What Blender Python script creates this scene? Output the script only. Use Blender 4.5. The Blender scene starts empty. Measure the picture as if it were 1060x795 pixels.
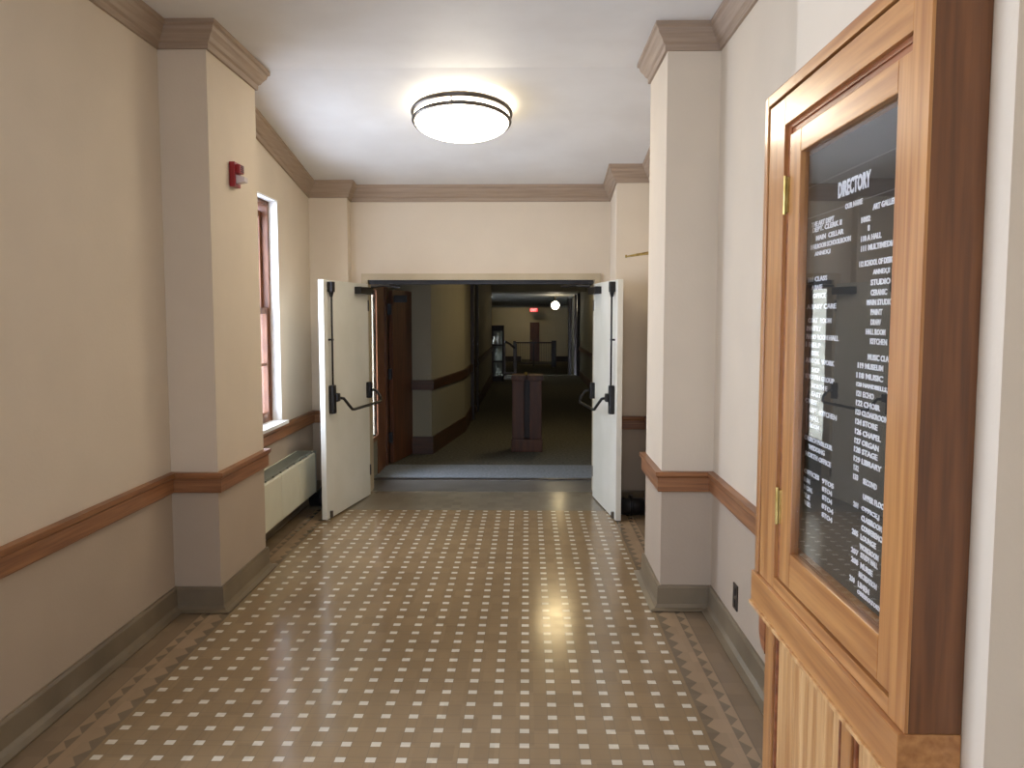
import bpy, bmesh, math, random
from mathutils import Vector, Matrix
random.seed(7)
scn = bpy.context.scene
COL = scn.collection

# ------------------------------------------------------------------ camera
F = 866.0; VX, VY = 546.0, 327.5; H = 1.70
pitch = math.atan((397.5 - VY) / F)
yaw = math.atan((VX - 530) * math.cos(pitch) / F)
cam_d = bpy.data.cameras.new('camera'); cam = bpy.data.objects.new('camera', cam_d)
COL.objects.link(cam); scn.camera = cam
cam_d.sensor_fit = 'HORIZONTAL'; cam_d.sensor_width = 36.0; cam_d.lens = 36.0 * F / 1060.0
cam_d.clip_start = 0.05; cam_d.clip_end = 200
cam.location = (0, 0, H)
cam.rotation_euler = (math.pi / 2 - pitch, 0, yaw)
_cp, _sp, _cy, _sy = math.cos(pitch), math.sin(pitch), math.cos(yaw), math.sin(yaw)
_fw = Vector((-_sy * _cp, _cy * _cp, -_sp)); _rt = Vector((_cy, _sy, 0)); _up = _rt.cross(_fw)

def at_x(px, py, X):
    """point of the plane x = X that lies under a pixel of the photograph (measuring aid)"""
    r = _fw + _rt * ((px - 530) / F) + _up * ((397.5 - py) / F)
    return Vector((0, 0, H)) + r * (X / r.x)

# ------------------------------------------------------------------ world, exposure, light
vs = scn.view_settings
scn.display_settings.display_device = 'sRGB'
vs.view_transform = 'Standard'; vs.look = 'None'; vs.gamma = 1.0; vs.use_curve_mapping = False
vs.exposure = 0.0
LAMP = 20.0          # radiance of the corridor ceiling lamps
LAMP_FILL = 5.5     # unseen fill lamp added over the entrance end
LAMP_HALL = 24.0
SKY = 17.0
w = bpy.data.worlds.new('world'); scn.world = w; w.use_nodes = True
w.node_tree.nodes['Background'].inputs[0].default_value = (0.66, 0.77, 1.0, 1)
w.node_tree.nodes['Background'].inputs[1].default_value = SKY

def portal(name, loc, rot, sx, sy):
    l = bpy.data.lights.new(name, 'AREA'); l.shape = 'RECTANGLE'; l.size = sx; l.size_y = sy
    l.cycles.is_portal = True
    o = bpy.data.objects.new(name, l); o.location = loc; o.rotation_euler = rot; COL.objects.link(o)

# ------------------------------------------------------------------ materials
def srgb(r, g, b):
    f = lambda c: (c / 255 / 12.92) if c / 255 <= 0.04045 else ((c / 255 + 0.055) / 1.055) ** 2.4
    return (f(r), f(g), f(b), 1)

def new_mat(name):
    m = bpy.data.materials.new(name); m.use_nodes = True
    nt = m.node_tree; nt.nodes.clear()
    out = nt.nodes.new('ShaderNodeOutputMaterial'); b = nt.nodes.new('ShaderNodeBsdfPrincipled')
    nt.links.new(b.outputs[0], out.inputs[0])
    return m, nt, b

def noise_mat(name, c1, c2, scale=(6, 6, 6), rough=0.6, bump=0.0, metal=0.0, detail=4, nscale=1.0, lo=.35, hi=.65, coat=0):
    m, nt, b = new_mat(name); N = nt.nodes.new; L = nt.links.new
    g = N('ShaderNodeNewGeometry'); mp = N('ShaderNodeMapping'); mp.inputs['Scale'].default_value = scale
    L(g.outputs['Position'], mp.inputs[0])
    n = N('ShaderNodeTexNoise'); n.inputs['Scale'].default_value = nscale; n.inputs['Detail'].default_value = detail
    L(mp.outputs[0], n.inputs['Vector'])
    r = N('ShaderNodeValToRGB'); r.color_ramp.elements[0].position = lo; r.color_ramp.elements[1].position = hi
    r.color_ramp.elements[0].color = c1; r.color_ramp.elements[1].color = c2
    L(n.outputs[0], r.inputs[0]); L(r.outputs[0], b.inputs['Base Color'])
    b.inputs['Roughness'].default_value = rough; b.inputs['Metallic'].default_value = metal
    if coat: b.inputs['Coat Weight'].default_value = coat; b.inputs['Coat Roughness'].default_value = .15
    if bump:
        bp = N('ShaderNodeBump'); bp.inputs['Strength'].default_value = bump; bp.inputs['Distance'].default_value = .002
        L(n.outputs[0], bp.inputs['Height']); L(bp.outputs[0], b.inputs['Normal'])
    return m

def wall_mat(name, upper, lower, split=0.76):
    """plaster painted a lighter tone above the chair rail and a darker one below it"""
    m, nt, b = new_mat(name); N = nt.nodes.new; L = nt.links.new
    g = N('ShaderNodeNewGeometry'); s = N('ShaderNodeSeparateXYZ'); L(g.outputs['Position'], s.inputs[0])
    gt = N('ShaderNodeMath'); gt.operation = 'GREATER_THAN'; gt.inputs[1].default_value = split; L(s.outputs[2], gt.inputs[0])
    n = N('ShaderNodeTexNoise'); n.inputs['Scale'].default_value = 3; n.inputs['Detail'].default_value = 5; L(g.outputs['Position'], n.inputs['Vector'])
    mx = N('ShaderNodeMix'); mx.data_type = 'RGBA'; L(gt.outputs[0], mx.inputs[0]); mx.inputs[6].default_value = lower; mx.inputs[7].default_value = upper
    mr = N('ShaderNodeMapRange'); mr.inputs[3].default_value = .93; mr.inputs[4].default_value = 1.06; L(n.outputs[0], mr.inputs[0])
    ml = N('ShaderNodeMix'); ml.data_type = 'RGBA'; ml.blend_type = 'MULTIPLY'; ml.inputs[0].default_value = 1
    L(mx.outputs[2], ml.inputs[6]); L(mr.outputs[0], ml.inputs[7]); L(ml.outputs[2], b.inputs['Base Color'])
    n2 = N('ShaderNodeTexNoise'); n2.inputs['Scale'].default_value = 60; n2.inputs['Detail'].default_value = 4; L(g.outputs['Position'], n2.inputs['Vector'])
    bp = N('ShaderNodeBump'); bp.inputs['Strength'].default_value = .25; bp.inputs['Distance'].default_value = .003
    L(n2.outputs[0], bp.inputs['Height']); L(bp.outputs[0], b.inputs['Normal'])
    b.inputs['Roughness'].default_value = .75
    return m

def emit_mat(name, col, strength):
    m = bpy.data.materials.new(name); m.use_nodes = True; nt = m.node_tree; nt.nodes.clear()
    o = nt.nodes.new('ShaderNodeOutputMaterial'); e = nt.nodes.new('ShaderNodeEmission')
    e.inputs[0].default_value = col; e.inputs[1].default_value = strength; nt.links.new(e.outputs[0], o.inputs[0]); return m

def glass_mat(name, tint=(1, 1, 1, 1)):
    m = bpy.data.materials.new(name); m.use_nodes = True; nt = m.node_tree; nt.nodes.clear(); N = nt.nodes.new; L = nt.links.new
    o = N('ShaderNodeOutputMaterial'); t = N('ShaderNodeBsdfTransparent'); t.inputs[0].default_value = tint
    g = N('ShaderNodeBsdfGlossy'); g.inputs['Roughness'].default_value = .01; ge = N('ShaderNodeNewGeometry')
    dt = N('ShaderNodeVectorMath'); dt.operation = 'DOT_PRODUCT'; L(ge.outputs['Incoming'], dt.inputs[0]); L(ge.outputs['Normal'], dt.inputs[1])
    def M(op, a, c=None):
        n = N('ShaderNodeMath'); n.operation = op
        for i, v in enumerate((a, c)):
            if v is None: continue
            if isinstance(v, (int, float)): n.inputs[i].default_value = v
            else: L(v, n.inputs[i])
        return n.outputs[0]
    f = M('ADD', M('MULTIPLY', M('POWER', M('SUBTRACT', 1.0, M('ABSOLUTE', dt.outputs['Value'])), 5.0), .96), .04)
    x = N('ShaderNodeMixShader'); L(f, x.inputs[0]); L(t.outputs[0], x.inputs[1]); L(g.outputs[0], x.inputs[2]); L(x.outputs[0], o.inputs[0])
    return m

S = 0.118            # pitch of the white dots
DX0, DX1, DY = -1.665, 0.700, 3.197
def floor_mat():
    m, nt, b = new_mat('encaustic_tile'); N = nt.nodes.new; L = nt.links.new
    def M(op, a, c=None, d=None):
        n = N('ShaderNodeMath'); n.operation = op
        for i, v in enumerate((a, c, d)):
            if v is None: continue
            if isinstance(v, (int, float)): n.inputs[i].default_value = v
            else: L(v, n.inputs[i])
        return n.outputs[0]
    g = N('ShaderNodeNewGeometry'); s = N('ShaderNodeSeparateXYZ'); L(g.outputs['Position'], s.inputs[0])
    X, Y = s.outputs[0], s.outputs[1]
    u = M('DIVIDE', M('SUBTRACT', X, DX0), S * 20.04 / 20); v = M('DIVIDE', M('SUBTRACT', Y, DY), S)
    fu = M('ABSOLUTE', M('SUBTRACT', M('FRACT', M('ADD', u, .5)), .5)); fv = M('ABSOLUTE', M('SUBTRACT', M('FRACT', M('ADD', v, .5)), .5))
    inx = M('MULTIPLY', M('GREATER_THAN', X, DX0 - .04), M('LESS_THAN', X, DX1 + .04))
    inside = M('MULTIPLY', inx, M('LESS_THAN', Y, 7.22))
    dot = M('MULTIPLY', M('MULTIPLY', M('LESS_THAN', fu, .165), M('LESS_THAN', fv, .15)), inside)
    # grout: the lines that bound the dots run through the field
    gu = M('LESS_THAN', M('ABSOLUTE', M('SUBTRACT', fu, .175)), .011); gv = M('LESS_THAN', M('ABSOLUTE', M('SUBTRACT', fv, .16)), .011)
    gr = M('MULTIPLY', M('MAXIMUM', gu, gv), inside)
    # saw-tooth border on both sides
    d = M('MAXIMUM', M('SUBTRACT', DX0 - .02, X), M('SUBTRACT', X, DX1 + .02))
    tri = M('MULTIPLY', M('ABSOLUTE', M('SUBTRACT', M('FRACT', v), .5)), 2.0)
    def saw(start, hgt, flip=False):
        rel = M('DIVIDE', M('SUBTRACT', d, start), hgt)
        if flip: rel = M('SUBTRACT', 1.0, rel)
        a = M('MULTIPLY', M('GREATER_THAN', rel, 0.0), M('LESS_THAN', rel, tri)); return a
    teeth = M('MAXIMUM', saw(.03, .042), saw(.13, .042))
    line = M('MULTIPLY', M('GREATER_THAN', d, .018), M('LESS_THAN', d, .03))
    line2 = M('MULTIPLY', M('GREATER_THAN', d, .18), M('LESS_THAN', d, .186))
    band = M('MULTIPLY', M('GREATER_THAN', d, .03), M('LESS_THAN', d, .18))
    outer = M('GREATER_THAN', d, .18)
    # per tile tone
    tid = N('ShaderNodeCombineXYZ'); L(M('FLOOR', M('MULTIPLY', M('ADD', u, .33), 1.5)), tid.inputs[0]); L(M('FLOOR', M('MULTIPLY', v, 1.0)), tid.inputs[1])
    wn = N('ShaderNodeTexWhiteNoise'); L(tid.outputs[0], wn.inputs['Vector'])
    n = N('ShaderNodeTexNoise'); n.inputs['Scale'].default_value = 1.7; n.inputs['Detail'].default_value = 6; L(g.outputs['Position'], n.inputs['Vector'])
    tone = M('ADD', M('MULTIPLY', wn.outputs[0], .16), M('ADD', M('MULTIPLY', n.outputs[0], .3), .77))
    def mix(f, a, c):
        x = N('ShaderNodeMix'); x.data_type = 'RGBA'; L(f, x.inputs[0])
        if isinstance(a, tuple): x.inputs[6].default_value = a
        else: L(a, x.inputs[6])
        if isinstance(c, tuple): x.inputs[7].default_value = c
        else: L(c, x.inputs[7])
        return x.outputs[2]
    field = srgb(138, 115, 84); tan = srgb(150, 126, 98); dark = srgb(114, 99, 78); white = srgb(206, 196, 174); pale = srgb(128, 108, 84); grout = srgb(124, 106, 81)
    c = mix(band, field, tan); c = mix(outer, c, pale); c = mix(teeth, c, dark); c = mix(M('MAXIMUM', line, line2), c, dark)
    c = mix(gr, c, grout); c = mix(M('GREATER_THAN', Y, 7.24), c, srgb(126, 116, 98))
    c = mix(dot, c, white)
    ml = N('ShaderNodeMix'); ml.data_type = 'RGBA'; ml.blend_type = 'MULTIPLY'; ml.inputs[0].default_value = 1; L(c, ml.inputs[6]); L(tone, ml.inputs[7])
    L(ml.outputs[2], b.inputs['Base Color'])
    n3 = N('ShaderNodeTexNoise'); n3.inputs['Scale'].default_value = 9; n3.inputs['Detail'].default_value = 3; L(g.outputs['Position'], n3.inputs['Vector'])
    mr = N('ShaderNodeMapRange'); mr.inputs[3].default_value = .09; mr.inputs[4].default_value = .24; L(n3.outputs[0], mr.inputs[0])
    L(mr.outputs[0], b.inputs['Roughness'])
    hgt = M('ADD', M('MULTIPLY', M('SUBTRACT', 1.0, gr), .5), M('ADD', M('MULTIPLY', n3.outputs[0], .5), M('MULTIPLY', wn.outputs[0], .9)))
    bp = N('ShaderNodeBump'); bp.inputs['Strength'].default_value = .35; bp.inputs['Distance'].default_value = .0015
    L(hgt, bp.inputs['Height']); L(bp.outputs[0], b.inputs['Normal'])
    return m

M_ = {}
M_['wall'] = wall_mat('beige_plaster', srgb(209, 193, 169), srgb(174, 156, 134))
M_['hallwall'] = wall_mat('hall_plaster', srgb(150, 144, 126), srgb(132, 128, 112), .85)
M_['farwall'] = wall_mat('far_plaster', srgb(205, 196, 170), srgb(205, 196, 170))
M_['ceil'] = noise_mat('ceiling_paint', srgb(218, 213, 204), srgb(226, 222, 214), (2, 2, 2), .6, .1)
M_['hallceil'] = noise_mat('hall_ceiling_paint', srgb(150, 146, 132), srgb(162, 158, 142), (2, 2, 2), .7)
M_['crown'] = noise_mat('taupe_crown_wood', srgb(148, 126, 104), srgb(162, 140, 117), (3, 3, 80), .55, .1)
M_['rail'] = noise_mat('rail_oak', srgb(120, 76, 44), srgb(156, 106, 66), (2.2, 2.2, 60), .38, .1)
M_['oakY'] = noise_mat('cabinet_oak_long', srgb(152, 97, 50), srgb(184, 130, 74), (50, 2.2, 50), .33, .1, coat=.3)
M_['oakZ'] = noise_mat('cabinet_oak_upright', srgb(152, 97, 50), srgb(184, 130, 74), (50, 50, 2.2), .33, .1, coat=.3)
M_['oakshade'] = noise_mat('shaded_oak_side', srgb(94, 55, 24), srgb(120, 73, 35), (60, 60, 3), .4, .1, coat=.2)  # cabinet oak darkened, the shade on its near side is in the colour
M_['oakdark'] = noise_mat('moulding_oak', srgb(112, 62, 34), srgb(150, 92, 56), (40, 3, 40), .35)
M_['plank'] = noise_mat('pale_oak_planks', srgb(168, 116, 64), srgb(216, 172, 116), (34, 34, 1.6), .4, .15, lo=.3, hi=.7)
M_['base'] = noise_mat('base_tile', srgb(104, 90, 70), srgb(126, 111, 88), (3, 3, 3), .28, .05)
M_['floor'] = floor_mat()
M_['carpet'] = noise_mat('dark_hall_carpet', srgb(60, 58, 48), srgb(92, 88, 74), (30, 30, 30), .95, .4)
M_['mat'] = noise_mat('grey_entry_carpet', srgb(106, 110, 112), srgb(132, 136, 138), (40, 40, 40), .9, .4)
M_['tileplain'] = noise_mat('plain_grey_tile', srgb(92, 88, 80), srgb(108, 103, 94), (5, 5, 5), .3)
M_['doorwhite'] = noise_mat('cream_door_paint', srgb(214, 210, 194), srgb(222, 218, 204), (3, 3, 3), .38)
M_['frame'] = noise_mat('beige_frame_paint', srgb(176, 158, 126), srgb(188, 170, 138), (3, 3, 3), .5)
M_['black'] = noise_mat('black_metal', srgb(26, 24, 24), srgb(40, 37, 36), (8, 8, 8), .35, metal=.4)
M_['rubber'] = noise_mat('black_rubber', srgb(14, 14, 16), srgb(30, 30, 32), (9, 9, 9), .3, .3)
M_['nickel'] = noise_mat('brushed_nickel', srgb(92, 86, 80), srgb(112, 105, 97), (8, 8, 8), .3, metal=.9)
M_['brass'] = noise_mat('old_brass', srgb(140, 116, 60), srgb(184, 158, 96), (20, 20, 20), .3, metal=.9)
M_['red'] = noise_mat('alarm_red', srgb(140, 20, 26), srgb(160, 28, 34), (8, 8, 8), .35)
M_['redlens'] = noise_mat('strobe_lens', srgb(214, 200, 196), srgb(226, 214, 210), (8, 8, 8), .1)
M_['radiator'] = noise_mat('radiator_paint', srgb(206, 202, 176), srgb(214, 210, 186), (3, 3, 3), .45)
M_['grille'] = noise_mat('radiator_grille', srgb(128, 130, 116), srgb(140, 142, 128), (3, 3, 3), .45)
M_['whitepaint'] = noise_mat('white_reveal_paint', srgb(226, 224, 218), srgb(236, 234, 228), (3, 3, 3), .5)
M_['winwood'] = noise_mat('window_wood', srgb(96, 58, 34), srgb(134, 86, 54), (40, 40, 3), .45)
M_['darkwood'] = noise_mat('dark_hall_wood', srgb(74, 42, 24), srgb(104, 62, 36), (40, 40, 3), .45)
M_['standwood'] = noise_mat('brown_stand_wood', srgb(62, 34, 18), srgb(84, 48, 26), (30, 30, 3), .5)
M_['blackwood'] = noise_mat('black_brown_wood', srgb(34, 24, 18), srgb(52, 38, 28), (30, 30, 3), .5)
M_['felt'] = noise_mat('black_letter_felt', srgb(34, 33, 28), srgb(46, 44, 38), (200, 200, 200), .9)
M_['letter'] = noise_mat('white_letters', srgb(236, 236, 236), srgb(246, 246, 246), (8, 8, 8), .4)
M_['glass'] = glass_mat('clear_glass')
M_['dome'] = emit_mat('lamp_glass_lit', (1.0, .885, .70, 1), LAMP)
M_['dome_fill'] = emit_mat('lamp_glass_added_fill', (1.0, .90, .76, 1), LAMP_FILL)
M_['dome3'] = emit_mat('lamp_glass_lit_hall', (1.0, .78, .42, 1), LAMP_HALL)
M_['globe'] = emit_mat('globe_lit', (1.0, .86, .62, 1), 25.0)
M_['exit'] = emit_mat('exit_face_lit', (1.0, .07, .07, 1), .9)
M_['exitletters'] = emit_mat('exit_letters_lit', (1.0, .5, .45, 1), 2.2)
M_['plate'] = noise_mat('dark_outlet_plate', srgb(48, 38, 30), srgb(60, 48, 38), (8, 8, 8), .4)
M_['housing'] = noise_mat('grey_housing', srgb(90, 88, 84), srgb(100, 98, 94), (8, 8, 8), .5)

# ------------------------------------------------------------------ mesh helpers
def box(bm, x0, x1, y0, y1, z0, z1, bev=0.0):
    t = bmesh.new()
    r = bmesh.ops.create_cube(t, size=1)
    for v in t.verts:
        v.co = Vector(((x0 + x1) / 2 + v.co.x * (x1 - x0), (y0 + y1) / 2 + v.co.y * (y1 - y0), (z0 + z1) / 2 + v.co.z * (z1 - z0)))
    if bev: bmesh.ops.bevel(t, geom=list(t.edges), offset=bev, segments=2, affect='EDGES', profile=.7)
    merge(bm, t)

def merge(bm, t):
    me = bpy.data.meshes.new('tmp'); t.to_mesh(me); t.free(); bm.from_mesh(me); bpy.data.meshes.remove(me)

def prism(bm, pts, axis, a, b):
    """polygon pts (2-D) extruded along axis from a to b"""
    def P(p, q):
        return {'x': (q, p[0], p[1]), 'y': (p[0], q, p[1]), 'z': (p[0], p[1], q)}[axis]
    t = bmesh.new()
    A = [t.verts.new(P(p, a)) for p in pts]; B = [t.verts.new(P(p, b)) for p in pts]
    t.faces.new(A); t.faces.new(B[::-1])
    for i in range(len(pts)):
        j = (i + 1) % len(pts); t.faces.new((A[i], B[i], B[j], A[j]))
    bmesh.ops.recalc_face_normals(t, faces=list(t.faces)); merge(bm, t)

def tube(bm, pts, r, seg=10):
    pts = [Vector(p) for p in pts]; t = bmesh.new(); rings = []
    for i, p in enumerate(pts):
        d = (pts[min(i + 1, len(pts) - 1)] - pts[max(i - 1, 0)]).normalized()
        up = Vector((0, 0, 1)) if abs(d.z) < .9 else Vector((1, 0, 0))
        a = d.cross(up).normalized(); b = d.cross(a)
        rr = r[i] if isinstance(r, (list, tuple)) else r
        rings.append([t.verts.new(p + (a * math.cos(k * 2 * math.pi / seg) + b * math.sin(k * 2 * math.pi / seg)) * rr) for k in range(seg)])
    for i in range(len(rings) - 1):
        for k in range(seg):
            t.faces.new((rings[i][k], rings[i][(k + 1) % seg], rings[i + 1][(k + 1) % seg], rings[i + 1][k]))
    t.faces.new(rings[0]); t.faces.new(rings[-1][::-1])
    bmesh.ops.recalc_face_normals(t, faces=list(t.faces)); merge(bm, t)

def lathe(bm, prof, seg=48, closed=False):
    t = bmesh.new(); rings = []
    for r, z in prof:
        rings.append([t.verts.new((r * math.cos(k * 2 * math.pi / seg), r * math.sin(k * 2 * math.pi / seg), z)) for k in range(seg)])
    n = len(rings)
    for i in range(n if closed else n - 1):
        for k in range(seg):
            t.faces.new((rings[i][k], rings[i][(k + 1) % seg], rings[(i + 1) % n][(k + 1) % seg], rings[(i + 1) % n][k]))
    bmesh.ops.remove_doubles(t, verts=list(t.verts), dist=1e-5)
    bmesh.ops.recalc_face_normals(t, faces=list(t.faces)); merge(bm, t)

def obj(name, bm, mat, parent=None, smooth=False, loc=None):
    me = bpy.data.meshes.new(name); bm.to_mesh(me); bm.free(); me.materials.append(M_[mat] if isinstance(mat, str) else mat)
    if smooth:
        for p in me.polygons: p.use_smooth = True
    o = bpy.data.objects.new(name, me); COL.objects.link(o)
    if parent: o.parent = parent
    if loc: o.location = loc
    return o

def quick(name, mat, parent, *boxes, bev=0.0, kind=None, label=None):
    bm = bmesh.new()
    for b in boxes: box(bm, *b, bev=bev)
    o = obj(name, bm, mat, parent)
    if kind: o['kind'] = kind
    if label: o['label'] = label
    return o

def struct(name, mat, *boxes, bev=0.0):
    return quick(name, mat, None, *boxes, bev=bev, kind='structure')

def thing(name, label, cat, loc=(0, 0, 0), rz=0, group=None, rx=0):
    o = bpy.data.objects.new(name, None); COL.objects.link(o); o.location = loc; o.rotation_euler = (rx, 0, rz)
    o.empty_display_size = .1
    o['label'] = label; o['category'] = cat
    if group: o['group'] = group
    return o

def ring_boxes(Y0, Y1, Z0, Z1, y0, y1, z0, z1, xa, xb):
    """four boards round an opening in a plane of constant x: stiles run full height"""
    return ((xa, xb, Y0, y0, Z0, Z1), (xa, xb, y1, Y1, Z0, Z1)), ((xa, xb, y0, y1, Z0, z0), (xa, xb, y0, y1, z1, Z1))

# ------------------------------------------------------------------ dimensions of the corridor
XL, XR = -2.04, 1.07
PLX, PRX = -1.77, 0.775
PLY = (4.70, 5.53); PRY = (4.78, 5.42)
CPX = 0.765; CPY = (1.36, 2.467)          # pilaster that carries the directory
YB = 8.00; YE = -3.0
RLX, RLY = -1.68, 7.86; RRX, RRY = 0.78, 7.45
ZC = 3.303; SL = 0.158
YC = 5.55
def zc(y): return ZC if y <= YC else ZC - SL * (y - YC)
OX0, OX1, OZ = -1.52, 0.635, 2.045       # doorway at the end
WY = (5.72, 6.87); WZ = (0.84, 2.64)      # window in the left wall

path = [(XL, YE), (XL, PLY[0]), (PLX, PLY[0]), (PLX, PLY[1]), (XL, PLY[1]), (XL, RLY), (RLX, RLY), (RLX, YB),
        (RRX, YB), (RRX, RRY), (XR, RRY), (XR, PRY[1]), (PRX, PRY[1]), (PRX, PRY[0]), (XR, PRY[0]), (XR, CPY[1]), (CPX, CPY[1]),
        (CPX, CPY[0]), (XR, CPY[0]), (XR, YE)]

def sweep(name, mat, prof, i0, i1, zfun, kind='structure', smooth=False, extra=None):
    """profile (distance from wall, height over zfun(y)) carried along the wall line with mitred corners"""
    P = [Vector(p) for p in (extra or path)]
    if extra: i0, i1 = 0, len(P) - 1
    t = bmesh.new(); rings = []
    for i in range(i0, i1 + 1):
        def nrm(a, b):
            d = (b - a).normalized(); return Vector((d.y, -d.x))     # towards the room
        ns = []
        if i > 0: ns.append(nrm(P[i - 1], P[i]))
        if i < len(P) - 1: ns.append(nrm(P[i], P[i + 1]))
        if len(ns) == 2:
            m = (ns[0] + ns[1]); m = m / max(m.length_squared, 1e-6) * 2
            m = m / 1.0
        else: m = ns[0]
        if len(ns) == 2: m = (ns[0] + ns[1]) / (1 + ns[0].dot(ns[1]))
        ring = []
        for d, z in prof:
            q = P[i] + m * d
            ring.append(t.verts.new((q.x, q.y, zfun(q.y) + z)))
        rings.append(ring)
    n = len(prof)
    for i in range(len(rings) - 1):
        for k in range(n):
            t.faces.new((rings[i][k], rings[i][(k + 1) % n], rings[i + 1][(k + 1) % n], rings[i + 1][k]))
    t.faces.new(rings[0]); t.faces.new(rings[-1][::-1])
    bmesh.ops.recalc_face_normals(t, faces=list(t.faces))
    o = obj(name, t, mat); o['kind'] = kind
    return o

# floor
struct('floor', 'floor', (XL - .2, XR + .2, YE, YB + .02, -.1, 0))
# ceiling (level, then falling towards the doorway)
bm = bmesh.new()
prism(bm, [(YE - .2, ZC), (YC, ZC), (YB + .2, zc(YB + .2)), (YB + .2, ZC + .2), (YE - .2, ZC + .2)], 'x', XL - .2, XR + .2)
o = obj('ceiling', bm, 'ceil'); o['kind'] = 'structure'
NY = (1.25, 2.75)
# left wall with its pilasters and the window opening
struct('wall_left', 'wall',
       (XL - .26, XL, YE, NY[0], 0, ZC), (XL - .26, XL, NY[1], WY[0], 0, ZC), (XL - .26, XL, NY[0], NY[1], 0, WZ[0]), (XL - .26, XL, NY[0], NY[1], WZ[1], ZC), (XL - .26, XL, WY[1], YB + .2, 0, ZC), (XL - .26, XL, WY[0], WY[1], 0, WZ[0]), (XL - .26, XL, WY[0], WY[1], WZ[1], ZC),
       (XL, PLX, PLY[0], PLY[1], 0, ZC), (XL, RLX, RLY, YB + .2, 0, ZC - .2))
struct('wall_right', 'wall', (XR, XR + .2, YE, YB + .2, 0, ZC), (PRX, XR, PRY[0], PRY[1], 0, ZC), (CPX, XR, CPY[0], CPY[1], 0, ZC),
       (RRX, XR, RRY, YB + .2, 0, ZC - .2))
struct('wall_back', 'wall', (RLX, OX0 - .04, YB, YB + .16, 0, zc(YB)), (OX1 + .04, RRX, YB, YB + .16, 0, zc(YB)), (OX0 - .04, OX1 + .04, YB, YB + .16, OZ + .05, zc(YB)))
# entrance wall behind the camera: glazed opening added to let daylight in
struct('wall_front', 'wall', (XL, -1.0, YE - .2, YE, 0, ZC), (.0, XR, YE - .2, YE, 0, ZC), (-1.0, .0, YE - .2, YE, 2.5, ZC))
fr = struct('window_added_front', 'winwood', (-1.0, -.9, YE - .14, YE - .06, 0, 2.5), (-.1, .0, YE - .14, YE - .06, 0, 2.5), (-.9, -.1, YE - .14, YE - .06, 2.4, 2.5), (-.9, -.1, YE - .14, YE - .06, 0, .15))
quick('pane', 'glass', fr, (-.9, -.1, YE - .105, YE - .1, .15, 2.4))
portal('added_front_portal', (-.5, YE - .16, 1.25), (math.pi / 2, 0, 0), 1.0, 2.5)

# crown
crown = [(-.004, 0.004), (.078, 0.004), (.078, -.022), (.066, -.03), (.060, -.052), (.040, -.078), (.030, -.098), (.018, -.108), (.016, -.14), (-.004, -.14)]
sweep('trim_1', 'crown', crown, 0, 7, zc)
sweep('trim_2', 'crown', crown, 7, 8, zc)
sweep('trim_3', 'crown', crown, 8, 19, zc)
# chair rail
railp = [(-.004, .695), (.022, .695), (.026, .702), (.026, .775), (.038, .788), (.040, .812), (-.004, .812)]
z0 = lambda y: 0.0
sweep('trim_4', 'rail', railp, 0, 6, z0)
sweep('trim_5', 'rail', railp, 9, 15, z0)
# coved tile base
basep = [(-.004, .004), (.062, .004), (.062, .010), (.034, .016), (.020, .034), (.018, .128), (.012, .142), (-.004, .142)]
sweep('baseboard_left', 'base', basep, 0, 6, z0)
sweep('baseboard_right', 'base', basep, 9, 19, z0)

# window in the left wall
wn = struct('window_1', 'whitepaint', (XL - .26, XL + .003, WY[1] - .012, WY[1] + .001, WZ[0], WZ[1]), (XL - .26, XL + .003, WY[0] - .001, WY[0] + .012, WZ[0], WZ[1]),
            (XL - .26, XL + .003, WY[0] + .012, WY[1] - .012, WZ[1] - .012, WZ[1] + .001))
quick('sill', 'whitepaint', wn, (XL - .26, XL + .055, WY[0] - .05, WY[1] + .02, WZ[0] - .026, WZ[0] + .002), bev=.004, label='white window sill')
a, b = WY[0] + .012, WY[1] - .012
quick('window_frame', 'winwood', wn, (XL - .16, XL - .07, b - .03, b, WZ[0], WZ[1] - .012), (XL - .16, XL - .07, a, a + .03, WZ[0], WZ[1] - .012), (XL - .16, XL - .07, a + .03, b - .03, WZ[1] - .05, WZ[1] - .012))
us = quick('upper_sash', 'winwood', wn, (XL - .16, XL - .125, b - .07, b - .03, 1.72, 2.55), (XL - .16, XL - .125, a + .03, a + .07, 1.72, 2.55), (XL - .16, XL - .125, a + .07, b - .07, 1.72, 1.77), (XL - .16, XL - .125, a + .07, b - .07, 2.50, 2.55))
quick('pane', 'glass', us, (XL - .145, XL - .141, a + .07, b - .07, 1.77, 2.5))
ls = quick('lower_sash', 'winwood', wn, (XL - .12, XL - .08, b - .075, b - .03, .842, 1.77), (XL - .12, XL - .08, a + .03, a + .075, .842, 1.77), (XL - .12, XL - .08, a + .075, b - .075, .842, .92), (XL - .12, XL - .08, a + .075, b - .075, 1.72, 1.77),
           (XL - .112, XL - .09, a + .075, b - .075, 1.30, 1.32))
quick('pane', 'glass', ls, (XL - .102, XL - .098, a + .075, b - .075, .92, 1.72))
w4 = struct('window_added_left', 'winwood', (XL - .16, XL - .08, NY[0], NY[0] + .06, WZ[0], WZ[1]), (XL - .16, XL - .08, NY[1] - .06, NY[1], WZ[0], WZ[1]), (XL - .16, XL - .08, NY[0] + .06, NY[1] - .06, WZ[0], WZ[0] + .07), (XL - .16, XL - .08, NY[0] + .06, NY[1] - .06, WZ[1] - .06, WZ[1]), (XL - .16, XL - .08, NY[0] + .06, NY[1] - .06, 1.70, 1.76))  # out-of-view window, added so daylight reaches the cabinet front and near floor
quick('pane', 'glass', w4, (XL - .125, XL - .121, NY[0] + .06, NY[1] - .06, WZ[0] + .07, WZ[1] - .06))
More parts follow.
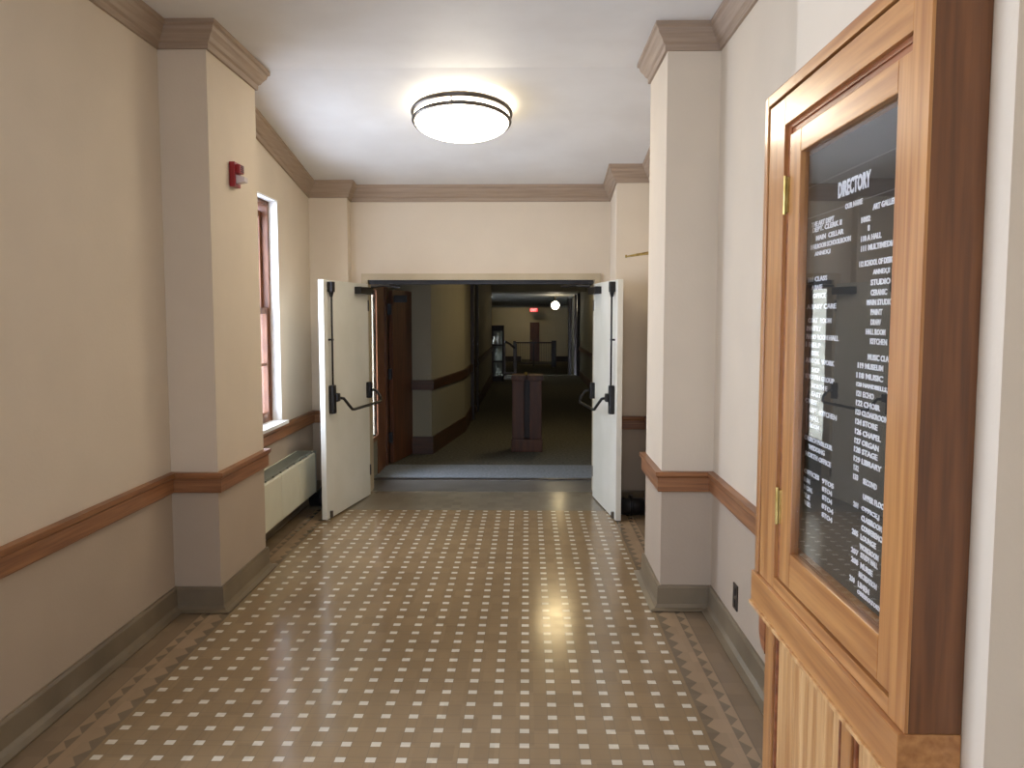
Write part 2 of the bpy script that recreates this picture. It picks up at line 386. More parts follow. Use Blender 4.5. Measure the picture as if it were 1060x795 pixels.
portal('added_left_portal', (XL - .27, (NY[0] + NY[1]) / 2, (WZ[0] + WZ[1]) / 2), (0, -math.pi / 2, 0), WZ[1] - WZ[0], NY[1] - NY[0])
portal('window_portal', (XL - .27, (WY[0] + WY[1]) / 2, (WZ[0] + WZ[1]) / 2), (0, -math.pi / 2, 0), WZ[1] - WZ[0], WY[1] - WY[0])

# ------------------------------------------------------------------ hall beyond the doorway
HX0, HX1 = -1.62, 1.50
struct('floor_2', 'tileplain', (HX0 - .2, HX1 + .2, YB + .02, 8.62, -.1, 0))
struct('trim_6', 'nickel', (HX0, HX1, 8.60, 8.66, 0, .012))
struct('floor_3', 'mat', (HX0 - .2, HX1 + .2, 8.62, 9.48, -.1, .004))
struct('floor_4', 'carpet', (-4.5, 5.5, 9.48, 24.2, -.1, 0))
struct('trim_7', 'grille', (-4.5, 5.5, 24.1, 24.26, -.06, .012))
struct('floor_5', 'carpet', (-4.5, 5.5, 24.2, 44, -.55, -.45))
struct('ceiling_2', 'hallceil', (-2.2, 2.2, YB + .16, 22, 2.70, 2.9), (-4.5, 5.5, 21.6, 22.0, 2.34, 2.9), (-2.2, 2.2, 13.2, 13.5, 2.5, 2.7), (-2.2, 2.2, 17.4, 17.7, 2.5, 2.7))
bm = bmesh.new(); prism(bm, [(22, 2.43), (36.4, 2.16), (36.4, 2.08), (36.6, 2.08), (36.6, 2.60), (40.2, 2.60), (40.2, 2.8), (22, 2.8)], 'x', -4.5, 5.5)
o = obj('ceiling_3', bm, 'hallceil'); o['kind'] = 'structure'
# left side: vestibule wall with glazed side light
vy0, vy1, vz0, vz1 = 8.25, 8.93, .43, 1.98
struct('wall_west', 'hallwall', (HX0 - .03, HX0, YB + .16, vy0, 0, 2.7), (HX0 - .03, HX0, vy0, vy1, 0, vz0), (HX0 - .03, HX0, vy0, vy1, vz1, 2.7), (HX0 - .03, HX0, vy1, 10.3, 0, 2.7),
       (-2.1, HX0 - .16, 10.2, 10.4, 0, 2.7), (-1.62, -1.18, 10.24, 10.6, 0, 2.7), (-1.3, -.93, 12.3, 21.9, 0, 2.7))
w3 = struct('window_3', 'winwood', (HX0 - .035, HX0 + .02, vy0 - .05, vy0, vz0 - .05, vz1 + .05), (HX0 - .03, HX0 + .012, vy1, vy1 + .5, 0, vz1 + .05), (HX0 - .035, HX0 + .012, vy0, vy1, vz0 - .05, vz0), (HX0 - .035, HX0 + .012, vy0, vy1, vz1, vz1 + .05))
quick('pane', 'glass', w3, (HX0 - .018, HX0 - .014, vy0, vy1, vz0, vz1))
portal('side_light_portal', (HX0 - .06, (vy0 + vy1) / 2, (vz0 + vz1) / 2), (0, -math.pi / 2, 0), vz1 - vz0, vy1 - vy0)
# oblique wall
bm = bmesh.new(); prism(bm, [(-1.18, 10.24), (-.93, 12.3), (-1.3, 12.3), (-1.4, 10.5)], 'z', 0, 2.7); o = obj('wall_oblique', bm, 'hallwall'); o['kind'] = 'structure'
M_['hallrail'] = noise_mat('dark_hall_rail', srgb(56, 36, 24), srgb(78, 50, 32), (2, 2, 40), .45)
hp = [(-1.62, 10.24), (-1.18, 10.24), (-.93, 12.3), (-.93, 21.9)]
sweep('trim_8', 'hallrail', [(-.003, .80), (.03, .80), (.04, .92), (-.003, .92)], 0, 0, z0, extra=hp)
sweep('baseboard_west', 'hallrail', [(-.003, .002), (.02, .002), (.02, .22), (-.003, .22)], 0, 0, z0, extra=hp)
struct('trim_9', 'blackwood', (-.98, -.875, 13.7, 13.86, 0, 2.68), (-.98, -.875, 14.9, 15.06, 0, 2.68))
# right side
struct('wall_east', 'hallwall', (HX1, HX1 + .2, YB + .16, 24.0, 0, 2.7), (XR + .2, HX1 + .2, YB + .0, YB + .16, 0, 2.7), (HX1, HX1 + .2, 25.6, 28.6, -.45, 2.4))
sweep('trim_10', 'darkwood', [(-.003, .74), (.03, .74), (.03, .84), (-.003, .84)], 0, 0, z0, extra=[(HX1, 24.0), (HX1, 8.1)])
sweep('baseboard_east', 'darkwood', [(-.003, .002), (.02, .002), (.02, .16), (-.003, .16)], 0, 0, z0, extra=[(HX1, 24.0), (HX1, 8.1)])
struct('trim_11', 'blackwood', (HX1 - .08, HX1 + .22, 24.0, 24.3, -.45, 2.36), (HX1 - .08, HX1 + .22, 25.4, 25.6, -.45, 2.36), (HX1 - .1, HX1 + .22, 28.6, 28.95, -.45, 2.36))
struct('wall_alcove', 'farwall', (-4.5, -1.3, 23.6, 23.8, -.45, 2.4), (-4.5, -1.66, 9.9, 10.1, 0, 2.7), (5.3, 5.5, 9, 40, -.45, 2.7), (-4.6, -4.4, 9, 40, -.45, 2.7), (2.0, 5.5, 23.8, 24.0, -.45, 2.7))
# far end wall with a doorway and a brown door
struct('wall_far', 'farwall', (-4.5, -.26, 40, 40.2, -.45, 2.6), (.56, 5.5, 40, 40.2, -.45, 2.6), (-.26, .56, 40, 40.2, 1.42, 2.6))
struct('wall_room', 'farwall', (-1.2, 1.6, 42, 42.1, -.5, 2.1), (-1.3, -1.2, 40.2, 42.1, -.5, 2.2), (1.6, 1.7, 40.2, 42.1, -.5, 2.2), (-1.3, 1.7, 40.2, 42.1, 2.1, 2.2))
struct('baseboard_far', 'blackwood', (1.35, 2.6, 39.96, 40, -.45, -.2), (-1.2, -.3, 39.96, 40, -.45, -.2))
d4 = struct('door_4', 'darkwood', (.12, .56, 39.93, 39.98, -.43, 1.42))
quick('door_handle', 'brass', d4, (.16, .2, 39.88, 39.93, .5, .58))

# wooden door leaf folded open in the hall
d3 = thing('door_3', '', 'door', (-1.585, 9.56, 0), 0)
del d3['label'], d3['category']; d3['kind'] = 'structure'
ang = math.atan2(.72, .13)
bm = bmesh.new(); box(bm, 0, .73, -.045, 0, .01, 2.0, bev=.003); lf = obj('leaf', bm, 'darkwood', d3); lf.rotation_euler.z = ang
quick('hinge_post', 'darkwood', d3, (-.034, -.006, -.16, -.02, 0, 2.03), label='wood door jamb')
for z in (.25, .98, 1.72): quick('hinge', 'black', d3, (-.02, .035, -.05, .0, z, z + .12))
quick('closer', 'black', d3, (.03, .2, .05, .1, 1.86, 1.94))

# ------------------------------------------------------------------ white double doors
def door(name, loc, d, side, w=1.03):
    """leaf hinged at loc, opened along direction d; hardware on the face that looks into the passage"""
    root = bpy.data.objects.new(name, None); COL.objects.link(root); root['kind'] = 'structure'
    root.location = loc; root.rotation_euler = (0, 0, math.atan2(d[1], d[0]))
    def B(y0, y1): return (min(y0 * side, y1 * side), max(y0 * side, y1 * side))
    bm = bmesh.new(); y = B(-.045, 0); box(bm, 0, w, y[0], y[1], .012, 2.0, bev=.0025); obj('leaf', bm, 'doorwhite', root)
    y = B(0, .003)
    y2 = B(-.05, .006)
    quick('hinge', 'nickel', root, *[(-.012, .012, y2[0], y2[1], z, z + .1) for z in (.2, .95, 1.75)])
    # vertical rod with its top latch
    xr = w - .10
    bm = bmesh.new(); tube(bm, [(xr, .028 * side, 1.10), (xr, .028 * side, 1.93)], .0085); y = B(.0, .04)
    box(bm, xr - .018, xr + .018, *B(0, .036), 1.50, 1.515)
    obj('latch_rod', bm, 'black', root, True)
    bm = bmesh.new(); box(bm, xr - .028, xr + .028, *B(0, .05), 1.90, 1.985, bev=.008); tube(bm, [(xr, .026 * side, 1.86), (xr, .026 * side, 1.91)], [.012, .024]); obj('top_latch', bm, 'black', root)
    bm = bmesh.new(); tube(bm, [(xr + .035, .012 * side, .02), (xr + .035, .012 * side, .075)], .014); obj('bottom_bolt', bm, 'nickel', root)
    # crash bar
    bar = bpy.data.objects.new('panic_bar', None); COL.objects.link(bar); bar.parent = root
    bm = bmesh.new(); box(bm, xr - .035, xr + .03, *B(0, .045), .89, 1.13, bev=.012); box(bm, xr - .06, xr + .0, *B(.02, .07), .99, 1.06, bev=.012); obj('lock_case', bm, 'black', bar)
    bm = bmesh.new(); box(bm, .03, .085, *B(0, .045), .94, 1.09, bev=.012); obj('hinge_case', bm, 'black', bar)
    bm = bmesh.new()
    tube(bm, [(xr - .05, .05 * side, 1.02), (xr - .09, .085 * side, 1.01), (xr - .12, .12 * side, .95), (xr - .15, .135 * side, .915), (xr - .19, .14 * side, .91), (.10, .14 * side, .91), (.05, .135 * side, .925), (.035, .12 * side, .96), (.045, .085 * side, 1.01), (.055, .04 * side, 1.02)], .0125)
    obj('push_bar', bm, 'black', bar, True)
    # closer with its arm to the frame head
    bm = bmesh.new(); box(bm, .02, .34, *B(.0, .06), 1.90, 1.965, bev=.004); obj('closer', bm, 'black', root)
    bm = bmesh.new(); tube(bm, [(.05, .05 * side, 1.975), (-.02, .16 * side, 1.985), (-.03, .30 * side, 1.975)], .012); obj('closer_arm', bm, 'black', root)
    return root
door('door_1', (-1.49, 7.83, 0), (-.166, -.986), 1)
door('door_2', (.615, 7.80, 0), (.119, -.993), -1, .98)
# frame round the opening
struct('trim_12', 'frame', (OX0 - .06, OX0, YB - .02, YB + .165, 0, OZ + .06), (OX1, OX1 + .06, YB - .02, YB + .165, 0, OZ + .06), (OX0, OX1, YB - .02, YB + .165, OZ, OZ + .06))
hc = struct('trim_13', 'black', (OX0 + .01, OX1 - .01, YB + .01, YB + .07, OZ - .04, OZ - .001))

# ------------------------------------------------------------------ ceiling lamps
def lamp(loc, rx, mat, label, sc=1.0):
    t = thing('ceiling_lamp', label, 'lamp', loc, 0, rx=rx); t.scale = (sc, sc, sc)
    bm = bmesh.new(); lathe(bm, [(.0, 0), (.22, 0), (.22, -.012), (.0, -.012)]); obj('backplate', bm, 'nickel', t, True)
    R = .352
    bm = bmesh.new(); lathe(bm, [(R - .026, -.046), (R - .002, -.046), (R + .006, -.062), (R - .002, -.080), (R - .026, -.080)], closed=True); obj('upper_ring', bm, 'nickel', t, True)
    bm = bmesh.new(); lathe(bm, [(R - .024, -.108), (R - .010, -.108), (R - .002, -.120), (R - .010, -.134), (R - .024, -.134)], closed=True); obj('lower_ring', bm, 'nickel', t, True)
    pr = [(.22, -.012), (R - .03, -.045), (R - .024, -.125)]
    for k in range(1, 13):
        a = k / 12 * math.pi / 2; pr.append(((R - .024) * math.cos(a) if k < 12 else 0.0005, -.125 - .085 * math.sin(a)))
    bm = bmesh.new(); lathe(bm, pr); obj('glass_dome', bm, mat, t, True)
    for k in range(3):
        a = k * 2 * math.pi / 3 + .4
        bm = bmesh.new(); tube(bm, [(R * math.cos(a), R * math.sin(a), -.085), ((R - .014) * math.cos(a), (R - .014) * math.sin(a), -.110)], .006); obj('clip', bm, 'nickel', t)
    return t
ly = 6.13
lamp((-.472, ly, zc(ly) - .002), -math.atan(SL), 'dome', 'round flush ceiling lamp with two metal rings, above the tiled corridor before the double doors', 1.02)
lamp((-.46, .9, ZC - .002), 0, 'dome_fill', 'unseen round ceiling lamp added as fill above the entrance end of the tiled corridor, nearest the directory cabinet')  # added out of view to brighten the near walls
lamp((.40, 11.6, 2.698), 0, 'dome3', 'round warm ceiling lamp in the carpeted hall just beyond the white double doors', .72)
lamp((.75, 19.6, 2.698), 0, 'dome3', 'round warm ceiling lamp farther down the carpeted hall, before the display case', .42)
lamp((-.2, 38.4, 2.598), 0, 'dome3', 'hidden round ceiling lamp added to light the end wall of the hall', .6)  # added behind the bulkhead, unseen, to brighten the end wall

# ------------------------------------------------------------------ convector radiator under the window
rd = thing('convector_radiator', 'cream wall-hung convector radiator with a grey grille, under the window on the left', 'radiator', (XL, 5.72, .15))
quick('cover', 'radiator', rd, (.002, .17, 0, 1.53, .0, .035), (.002, .03, 0, 1.53, .035, .37), (.155, .17, 0, 1.53, .0, .355), (.03, .155, 0, .02, .035, .37), (.03, .155, 1.51, 1.53, .035, .37), bev=.003)
for k in range(3):
    quick('front_panel', 'radiator', rd, (.17, .178, .008 + k * .508, .008 + k * .508 + .498, .01, .35), bev=.002)
bm = bmesh.new()
for k in range(7): box(bm, .03 + k * .018, .037 + k * .018, .02, 1.51, .355, .375)
for k in range(9): box(bm, .03, .16, .02 + k * .185, .028 + k * .185, .352, .366)
obj('grille', bm, 'grille', rd)
quick('end_cap', 'grille', rd, (.002, .18, 1.53, 1.55, 0, .37), bev=.003)
# black rolled mats standing behind the doors
def mat_roll(loc, L, label, axis='x'):
    t = thing('rolled_mat', label, 'mat', loc, 0)
    bm = bmesh.new(); pts = []
    n = 60; path2 = []
    for i in range(n):
        a = i / n * 6 * math.pi; r = .02 + .065 * i / n; path2.append((r * math.cos(a), r * math.sin(a) + .09))
    ins = [(p[0] * .9, (p[1] - .09) * .9 + .09) for p in path2]
    tt = bmesh.new(); A = []; 
    for q in (0, L):
        A.append([[tt.verts.new((q, p[0], p[1])) for p in path2], [tt.verts.new((q, p[0], p[1])) for p in ins]])
    for i in range(n - 1):
        for s in (0, 1): tt.faces.new((A[0][s][i], A[0][s][i + 1], A[1][s][i + 1], A[1][s][i]))
        for q in (0, 1): tt.faces.new((A[q][0][i], A[q][0][i + 1], A[q][1][i + 1], A[q][1][i]))
    for e in (0, n - 1): tt.faces.new((A[0][0][e], A[0][1][e], A[1][1][e], A[1][0][e]))
    bmesh.ops.recalc_face_normals(tt, faces=list(tt.faces)); merge(bm, tt)
    mn = min(v.co.z for v in bm.verts)
    for v in bm.verts: v.co.z -= mn
    obj('roll', bm, 'rubber', t, True)
    bm = bmesh.new(); lathe(bm, [(.072, -.012), (.092, -.012), (.092, .012), (.072, .012)], 32, closed=True)
    for v in bm.verts: v.co = Vector((v.co.z + L * .45, v.co.x, v.co.y + .09 - mn))
    obj('strap', bm, 'black', t, True)
    return t
mat_roll((.80, 7.10, 0), .20, 'low black rubber mat rolled up on the floor behind the right white door')
mat_roll((-1.95, 7.40, 0), .22, 'black rubber mat rolled up on the floor between the radiator and left white door')

# ------------------------------------------------------------------ fire alarm on the left pilaster
fa = thing('fire_alarm', 'small red fire alarm horn with a clear strobe, high on the left pilaster', 'fire alarm', (PLX, 5.06, 2.47))
quick('back_box', 'red', fa, (0.001, .035, -.05, .05, 0, .145), bev=.004)
quick('horn', 'red', fa, (.035, .062, -.035, .035, .08, .132), bev=.006)
bm = bmesh.new()
for k in range(4): box(bm, .062, .065, -.028, .028, .088 + k * .011, .093 + k * .011)
obj('horn_slots', bm, 'black', fa)
bm = bmesh.new(); prism(bm, [(.035, .02), (.085, .03), (.085, .058), (.035, .07)], 'y', -.03, .03); obj('strobe', bm, 'redlens', fa)
# wall bracket in the right-hand bay
br = thing('wall_bracket', 'thin old brass double-rod bracket sticking out of the wall in the right bay', 'bracket', (XR, 6.62, 2.185))
bm = bmesh.new(); tube(bm, [(-.002, -.05, .0), (-.12, -.05, .0), (-.22, -.04, -.012), (-.30, -.01, -.02)], .006); obj('rod', bm, 'brass', br, True)
bm = bmesh.new(); tube(bm, [(-.002, .05, .02), (-.12, .05, .018), (-.22, .03, .0), (-.30, -.01, -.02)], .006); obj('rod', bm, 'brass', br, True)
bm = bmesh.new(); tube(bm, [(-.30, -.01, -.028), (-.30, -.01, -.006)], .008); obj('end_knob', bm, 'brass', br, True)
quick('wall_plate', 'brass', br, (-.008, -.0005, -.07, .07, -.02, .04), bev=.002)
# socket low on the right wall
so = thing('wall_socket', 'dark brown electrical socket low on the right wall before the directory cabinet', 'socket', (XR, 4.20, .27))
quick('plate', 'plate', so, (-.008, -.0005, -.04, .04, -.065, .065), bev=.002)
for z in (-.03, .03): quick('outlet', 'black', so, (-.011, -.008, -.018, .018, z - .018, z + .018), bev=.001)

# ------------------------------------------------------------------ directory cabinet on the right pilaster
XF = .665
dc = thing('directory_cabinet', 'oak glazed directory cabinet with white letters on black board, on the right wall', 'cabinet', (0, 0, 0))
Y0, Y1, Z0, Z1 = 1.432, 2.392, .967, 2.300
case = quick('case', 'oakshade', dc, (XF + .0062, CPX - .001, Y0, Y0 + .012, Z0, Z1), label='cabinet side with shade put into its brown')
quick('case_shell', 'oakZ', dc, (XF + .02, CPX - .001, Y1 - .016, Y1, Z0, Z1), (XF + .02, CPX - .001, Y0 + .012, Y1 - .016, Z1 - .016, Z1), (XF + .02, CPX - .001, Y0 + .012, Y1 - .016, Z0, Z0 + .016))
quick('back_band', 'oakZ', dc, (XF - .004, XF + .02, Y1 - .03, Y1, Z0, Z1), bev=.003)
quick('back_band', 'oakY', dc, (XF - .004, XF + .02, Y0 + .002, Y1 - .03, Z1 - .03, Z1), bev=.003)
fy0, fy1, fz0, fz1 = 1.500, 2.222, 1.000, 2.192
st, rl = ring_boxes(Y0, Y1 - .036, Z0, Z1 - .036, fy0, fy1, fz0, fz1, XF, XF + .02)
quick('frame_stile', 'oakZ', dc, (XF, XF + .006, Y0, fy0, Z0, Z1 - .036)); quick('frame_stile', 'oakZ', dc, st[1], bev=.002)
for q in rl: quick('frame_rail', 'oakY', dc, q, bev=.002)
st, rl = ring_boxes(fy0 - .001, fy1, fz0, fz1, fy0 + .002, fy1 - .022, fz0 + .002, fz1 - .012, XF + .010, XF + .022)
quick('moulding', 'oakdark', dc, *st, *rl, bev=.002)
st, rl = ring_boxes(fy0 - .001, fy1, fz0, fz1, fy0 + .003, fy1 - .034, fz0 + .004, fz1 - .028, XF + .014, XF + .026)
quick('moulding', 'oakdark', dc, *st, *rl, bev=.002)
# glazed door
gy0, gy1, gz0, gz1 = 1.562, 2.103, 1.096, 2.103
dy0, dy1, dz0, dz1 = 1.504, 2.188, 1.006, 2.162
dr = bpy.data.objects.new('glazed_door', None); COL.objects.link(dr); dr.parent = dc
st, rl = ring_boxes(dy0, dy1, dz0, dz1, gy0, gy1, gz0, gz1, XF + .004, XF + .026)
quick('stile', 'oakZ', dr, st[0], bev=.003); quick('stile', 'oakZ', dr, st[1], bev=.003)
quick('rail', 'oakY', dr, rl[0], bev=.003); quick('rail', 'oakY', dr, rl[1], bev=.003)
quick('glass_pane', 'glass', dr, (XF + .016, XF + .019, gy0 + .001, gy1 - .001, gz0 + .001, gz1 - .001))
for z in (1.965, 1.155):
    bm = bmesh.new(); box(bm, XF - .002, XF + .006, dy1 - .006, dy1 + .022, z, z + .09, bev=.001); tube(bm, [(XF - .003, dy1 + .008, z - .004), (XF - .003, dy1 + .008, z + .094)], .005); obj('hinge', bm, 'brass', dr)
# inner box and felt board
XB = XF + .045
st, rl = ring_boxes(gy0 - .03, gy1 + .10, gz0 - .03, gz1 + .03, gy0, gy1 + .075, gz0, gz1, XF + .027, XB)
quick('inner_lining', 'oakY', dc, *st, *rl)
quick('letter_board', 'felt', dc, (XB, XB + .01, gy0 - .03, gy1 + .10, gz0 - .03, gz1 + .03))
quick('board_groove', 'housing', dc, (XB - .001, XB, gy0, gy1 + .08, 2.022, 2.0235), (XB - .001, XB, gy0, gy1 + .08, 1.945, 1.9465), label='thin pale rule line')

def text_mesh(body, off=.008):
    cu = bpy.data.curves.new('t', 'FONT'); cu.body = body; cu.size = 1; cu.extrude = .03; cu.resolution_u = 2; cu.offset = off
    o = bpy.data.objects.new('t', cu); COL.objects.link(o)
    bpy.context.view_layer.update()
    me = bpy.data.meshes.new_from_object(o.evaluated_get(bpy.context.evaluated_depsgraph_get()))
    bpy.data.objects.remove(o); bpy.data.curves.remove(cu)
    return me

def letters(name, body, px0, py0, px1, h, parent, mat='letter', py1=None):
    a = at_x(px0, py0, XB - .002); b = at_x(px1, py1 if py1 else py0, XB - .002)
    me = text_mesh(body, .034); xs = [v.co.x for v in me.vertices]; ys = [v.co.y for v in me.vertices]
    wx = max(xs) - min(xs); hy = max(max(ys) - min(ys), .5)
    W = a.y - b.y; mnx = min(xs); cyy = (max(ys) + min(ys)) / 2
    for v in me.vertices:
        u = (v.co.x - mnx) / wx * W; q = (v.co.y - cyy) / hy * h
        v.co = Vector((-v.co.z * .02, -u, q))
    me.materials.append(M_[mat]); o = bpy.data.objects.new(name, me); COL.objects.link(o); o.parent = parent
    o.location = (XB - .0012, a.y, (a.z + b.z) / 2)
    return o
letters('title', 'DIRECTORY', 867.5, 197, 901, .036, dc, py1=184.5)
LN = [
 ('OUR NAME', 874.6, 213.7, 892.5, 208.4), ('ART GALLERY', 903.3, 213.7, 930, 206.7),
 ('THE ART DEPT', 840, 232.5, 863, 227), ('DEPT. CLERK II', 841, 237.5, 871, 231), ('MAIN  CELLAR', 844.6, 246, 873, 240),
 ('MAILROOM SCHOOLROOM', 839, 256, 880.4, 247), ('ANNEX,I', 843, 263, 859, 260.7),
 ('1002', 891.3, 227.8, 900.6, 226), ('8', 898, 236, 900, 235.6), ('110 A HALL', 891, 247, 912, 243.6), ('111 MULTIMEDIA', 891, 257, 926.5, 251.6),
 ('112 SCHOOL OF DESIGN', 889.2, 273.2, 927.4, 268.3), ('ANNEX,II', 903.3, 281.8, 920.6, 280.3), ('STUDIO  C', 901, 291.8, 929, 290.5), ('CERAMIC', 901, 302.6, 917.7, 302.3),
 ('MAIN STUDIO', 897, 312.8, 923.5, 312.6), ('PAINT', 901, 323, 913, 323), ('DRAW', 901, 333.5, 911.5, 333.5), ('HALL ROOM', 896, 343.5, 916.2, 343.8), ('KITCHEN', 900.4, 353.3, 917.7, 354.2),
 ('MUSIC CLASS', 898, 369.7, 923.7, 372.2), ('119 MUSEUM', 887.6, 378, 914, 381.6), ('118 MUSIC', 886.2, 388, 913.6, 392.7), ('120 HANDBELLS,J', 886.2, 397.7, 919.3, 405), ('121 ECHO', 886.2, 407.4, 904.2, 410.3),
 ('122 CHOIR', 885.7, 416.4, 910.6, 423), ('123 CLOAKROOM', 885.3, 426.3, 918.7, 435), ('124 STORE', 885, 436, 907.9, 442.5), ('126 CHAPEL', 884.8, 445.7, 911.3, 455), ('127 ORGAN', 884.3, 455, 909.2, 465.3),
 ('128 STAGE', 883.7, 464, 907.9, 474.3), ('129 LIBRARY', 883.4, 473.6, 912, 486.8), ('132', 883.4, 483.3, 888.5, 485.4), ('133', 883, 492.7, 887.8, 495), ('SECOND', 893, 497.2, 907.2, 505.5),
 ('UPPER FLOOR', 893, 514.4, 917.7, 526.7), ('201', 883, 521, 887.8, 524), ('OFFICE,J', 891.3, 526, 909.8, 537), ('CLASSROOM', 891.3, 534.6, 912.4, 549.6), ('CONFERENCE', 891.3, 545, 914.2, 561),
 ('205', 881.6, 549.6, 887.8, 553), ('LOUNGE', 890.4, 555, 906.3, 566.3), ('WORKROOM', 889.5, 565.5, 909, 577.8), ('207', 880.7, 568, 888, 573.4), ('STUDY HALL', 890.4, 573.4, 908, 587.5), ('208', 880.7, 578, 887.8, 583),
 ('NURSE', 890.4, 584, 902.7, 595.4), ('RECREATION', 888.7, 592.7, 907, 609.5), ('210', 879, 597, 884.3, 601.5), ('LINEN', 887.8, 603.3, 899.2, 613.9), ('OBSERVATORY,J', 887, 612, 912.4, 634),
 ('101 CLASS', 836.3, 289.4, 855.8, 287.9), ('A BASE', 839.8, 297.5, 850.8, 297.3), ('OFFICE', 841.3, 306, 854.5, 305.8), ('A BABY CARE', 835, 317.4, 865.2, 317),
 ('COAT  ROOM', 836.3, 331.6, 860.2, 331.8), ('PANTRY', 834.8, 340, 850, 340.2), ('PIANO ROOM HALL', 834.4, 348, 867.7, 350.5), ('1 HELP', 833.8, 356.5, 849.5, 357.5), ('DESK', 839.8, 365.5, 847.9, 366),
 ('A BOOK  WORK', 833.8, 372, 863.3, 377), ('SHOP', 839.8, 382.5, 848, 383.5), ('B YOUTH GROUP', 833.5, 388.5, 863, 395), ('NORTH E', 839.8, 399, 855.8, 402.5), ('EAST', 839.8, 407.5, 849.5, 409.5), ('C WEST', 833.5, 413.7, 845.7, 417.5),
 ('LEFT  KITCHEN', 838, 424.5, 865.7, 432), ('HALL', 838, 432, 847.7, 435), ('ROOM', 838, 440, 847.7, 443), ('CHURCH PARLOUR', 832.5, 452, 861, 464), ('WEDDING', 836.6, 462.3, 853.2, 468.8), ('NORTH OFFICE', 833.6, 469.5, 859.7, 480.6),
 ('OFFICES', 832.2, 486.8, 847.7, 495), ('SUN', 831.8, 495.8, 838, 498.6), ('MON.', 831.8, 504, 840.8, 508), ('TUE', 832.3, 512.4, 838, 515), ('WED.', 832.3, 519, 839, 524),
 ('9TO5', 850.7, 497.9, 862.6, 503.4), ('8TO4', 850.7, 506, 860.8, 511), ('8TO4', 850.7, 515, 860.8, 519.5), ('8TO4', 850.3, 524, 862, 529.5), ('8TO4', 850.3, 533, 861, 538)]
for body, xa, ya, xb, yb in LN: letters('letter_row', body, xa, ya, xb, .0125, dc, py1=yb)

# sill, corbel and panelled base below
quick('sill', 'oakY', dc, (XF - .012, CPX - .001, Y0 - .002, Y1 + .006, .878, Z0 - .001), bev=.003)
quick('sill_bead', 'plank', dc, (XF - .018, XF + .0, Y0, Y1 + .006, .868, .878), bev=.002)
bm = bmesh.new(); prism(bm, [(Y1, .866), (Y1 - .06, .866), (Y1 - .06, .74)] + [(Y1 - .06 + .06 * math.sin(a), .80 - .055 * math.cos(a)) for a in [k * math.pi / 2 / 8 for k in range(9)]], 'x', XF + .012, CPX - .004); obj('corbel', bm, 'oakdark', dc)
XP = XF + .02; by0, by1 = Y0 + .012, Y1 - .06
quick('base_side', 'oakshade', dc, (XP - .004, CPX - .001, by0, by0 + .018, 0, .868))
quick('base_side', 'oakZ', dc, (XP + .01, CPX - .001, by1 - .018, by1, 0, .868))
for ya, yb in ((by1 - .075, by1), (by0, by0 + .06), (1.70, 1.755)):
    quick('base_stile', 'oakZ', dc, (XP - .006, XP + .012, ya, yb, 0, .868), bev=.004)
for y in (by1 - .092, 1.757, 1.771, 1.686, by0 + .062): quick('panel_moulding', 'oakdark', dc, (XP - .001, XP + .013, y, y + .012, .0, .868), bev=.003)
bm = bmesh.new(); y = by0 + .06
while y < by1 - .08:
    e = min(y + .055, by1 - .08); box(bm, XP + .006, XP + .016, y + .0008, e - .0008, .0, .868); y += .055
obj('plank_panel', bm, 'plank', dc)
quick('base_plinth', 'oakY', dc, (XP - .012, XP + .01, by0, by1, 0, .10), bev=.003)

# ------------------------------------------------------------------ things in the hall
pd = thing('wooden_pedestal', 'waist-high brown wooden stand of two posts standing alone in the dark hall', 'stand', (.0, 10.44, 0))
quick('plinth', 'standwood', pd, (-.20, .19, -.02, .36, 0, .16), bev=.01)
quick('post', 'standwood', pd, (-.19, -.04, 0, .3, .16, .90), bev=.008); quick('post', 'standwood', pd, (.03, .18, 0, .3, .16, .90), bev=.008)
quick('back_panel', 'blackwood', pd, (-.04, .03, .12, .15, .16, .90))
quick('cap', 'standwood', pd, (-.20, -.02, -.02, .34, .90, .965), (.01, .20, -.02, .34, .90, .965), (-.02, .01, .1, .3, .90, .95), bev=.008)
bm = bmesh.new(); lathe(bm, [(.0005, 0), (.02, 0), (.024, .02), (.018, .04), (.0005, .05)], 20); obj('knob', bm, 'brass', pd, True, (-.02, .16, .95))

sc = thing('display_case', 'dark glazed display case with shelves standing against the hall wall far behind the doorway', 'display case', (-.93, 21.95, 0))
quick('frame', 'blackwood', sc, (-.05, .02, 0, .06, 0, 1.45), (.27, .31, 0, .06, 0, 1.45), (-.05, .02, .4, .46, 0, 1.45), (.27, .31, .4, .46, 0, 1.45), (-.05, .31, 0, .46, 1.32, 1.46), (-.05, .31, 0, .46, 0, .12))
for z in (.5, .93): quick('shelf', 'blackwood', sc, (-.02, .29, .03, .44, z, z + .03))
quick('back', 'grille', sc, (-.04, .30, .45, .46, .12, 1.32)); quick('glass_front', 'glass', sc, (.0, .28, .02, .024, .12, 1.32))
for (x, z, hh) in ((.06, .96, .22), (.17, .96, .3)):
    t = thing('vase', 'small pale vase in the far display case, %s on the upper shelf' % ('left' if x < .1 else 'right'), 'vase', (-.93 + x, 22.2, z + .001))
    bm = bmesh.new(); lathe(bm, [(.0005, 0), (.035, 0), (.055, hh * .35), (.03, hh * .7), (.02, hh * .8), (.032, hh), (.026, hh), (.0005, hh * .5)], 20); obj('body', bm, 'doorwhite', t, True)

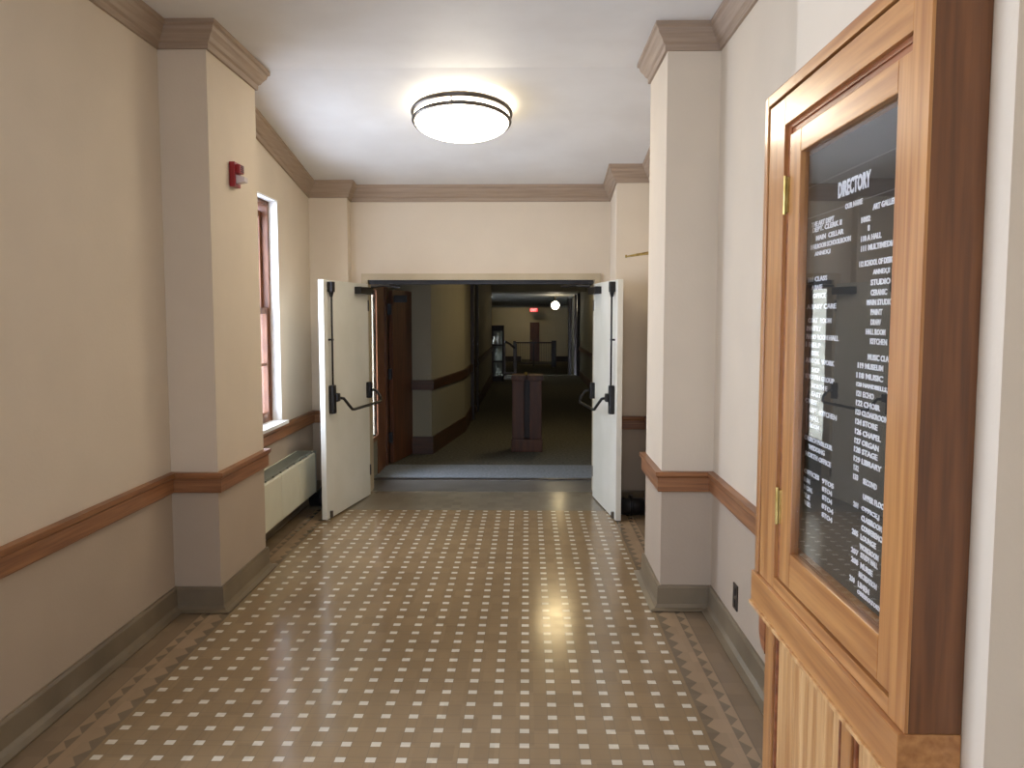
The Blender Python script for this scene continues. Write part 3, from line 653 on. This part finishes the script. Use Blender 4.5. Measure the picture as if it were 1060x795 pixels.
rg = thing('stair_railing', 'dark brown guard railing round the stairwell at the far end of the hall', 'railing', (-.55, 35.8, -.45))
quick('handrail', 'blackwood', rg, (0, 1.72, -.03, .03, 1.0, 1.06)); 
quick('bottom_rail', 'blackwood', rg, (0, 1.72, -.02, .02, .12, .17))
quick('post', 'blackwood', rg, (-.06, .06, -.06, .06, 0, 1.10)); quick('post', 'blackwood', rg, (1.58, 1.78, -.08, .08, 0, 1.12)); quick('post', 'blackwood', rg, (.78, .84, -.03, .03, 0, 1.0))
bm = bmesh.new()
for k in range(22):
    if abs(.1 + k * .07 - .81) > .05: box(bm, .1 + k * .07 - .006, .1 + k * .07 + .006, -.006, .006, .17, 1.0)
o = obj('balusters', bm, 'blackwood', rg); o['kind'] = 'stuff'
hr = thing('stair_handrail', 'dark sloping stair handrail with newel post beside the far display case', 'handrail', (-.62, 23.0, 0))
bm = bmesh.new(); tube(bm, [(0, 0, 1.02), (.14, .3, .93), (.26, .6, .80)], .03); obj('handrail', bm, 'blackwood', hr)
quick('newel_post', 'blackwood', hr, (.24, .32, .56, .64, 0, .93), bev=.006)
bm = bmesh.new(); box(bm, -.02, .02, -.02, .02, 0, 1.0); obj('post', bm, 'blackwood', hr)
quick('lower_rail', 'blackwood', hr, (0, .26, .0, .03, .12, .16))

gl = thing('globe_lamp', 'small glowing globe pendant lamp hanging far down the dark hall', 'lamp', (.86, 26.0, 2.04))
bm = bmesh.new(); bmesh.ops.create_icosphere(bm, subdivisions=3, radius=.125); obj('globe', bm, 'globe', gl, True)
bm = bmesh.new(); tube(bm, [(0, 0, .12), (0, 0, .30)], .012); obj('stem', bm, 'brass', gl)
ex = thing('exit_sign', 'lit red exit sign above the far brown door', 'sign', (.30, 39.4, 1.90))
quick('housing', 'housing', ex, (-.2, .2, .0, .06, 0, .2)); quick('face', 'exit', ex, (-.19, .19, -.01, .0, .01, .19))
quick('mount', 'housing', ex, (-.03, .03, .01, .05, .2, .27))
me = text_mesh('EXIT'); xs = [v.co.x for v in me.vertices]; ys = [v.co.y for v in me.vertices]
for v in me.vertices:
    v.co = Vector(((v.co.x - min(xs)) / (max(xs) - min(xs)) * .28 - .14, -.012 - v.co.z * .05, (v.co.y - min(ys)) / (max(ys) - min(ys)) * .12 + .04))
me.materials.append(M_['exitletters']); o = bpy.data.objects.new('lettering', me); COL.objects.link(o); o.parent = ex
rl_ = thing('ceiling_lamp', 'small round ceiling lamp in the bright room behind the far brown door', 'lamp', (-.1, 41, 2.09))
bm = bmesh.new(); lathe(bm, [(.0005, -.08), (.08, -.06), (.12, 0), (.0005, 0)], 24); obj('glass_dome', bm, M_['globe'], rl_, True)
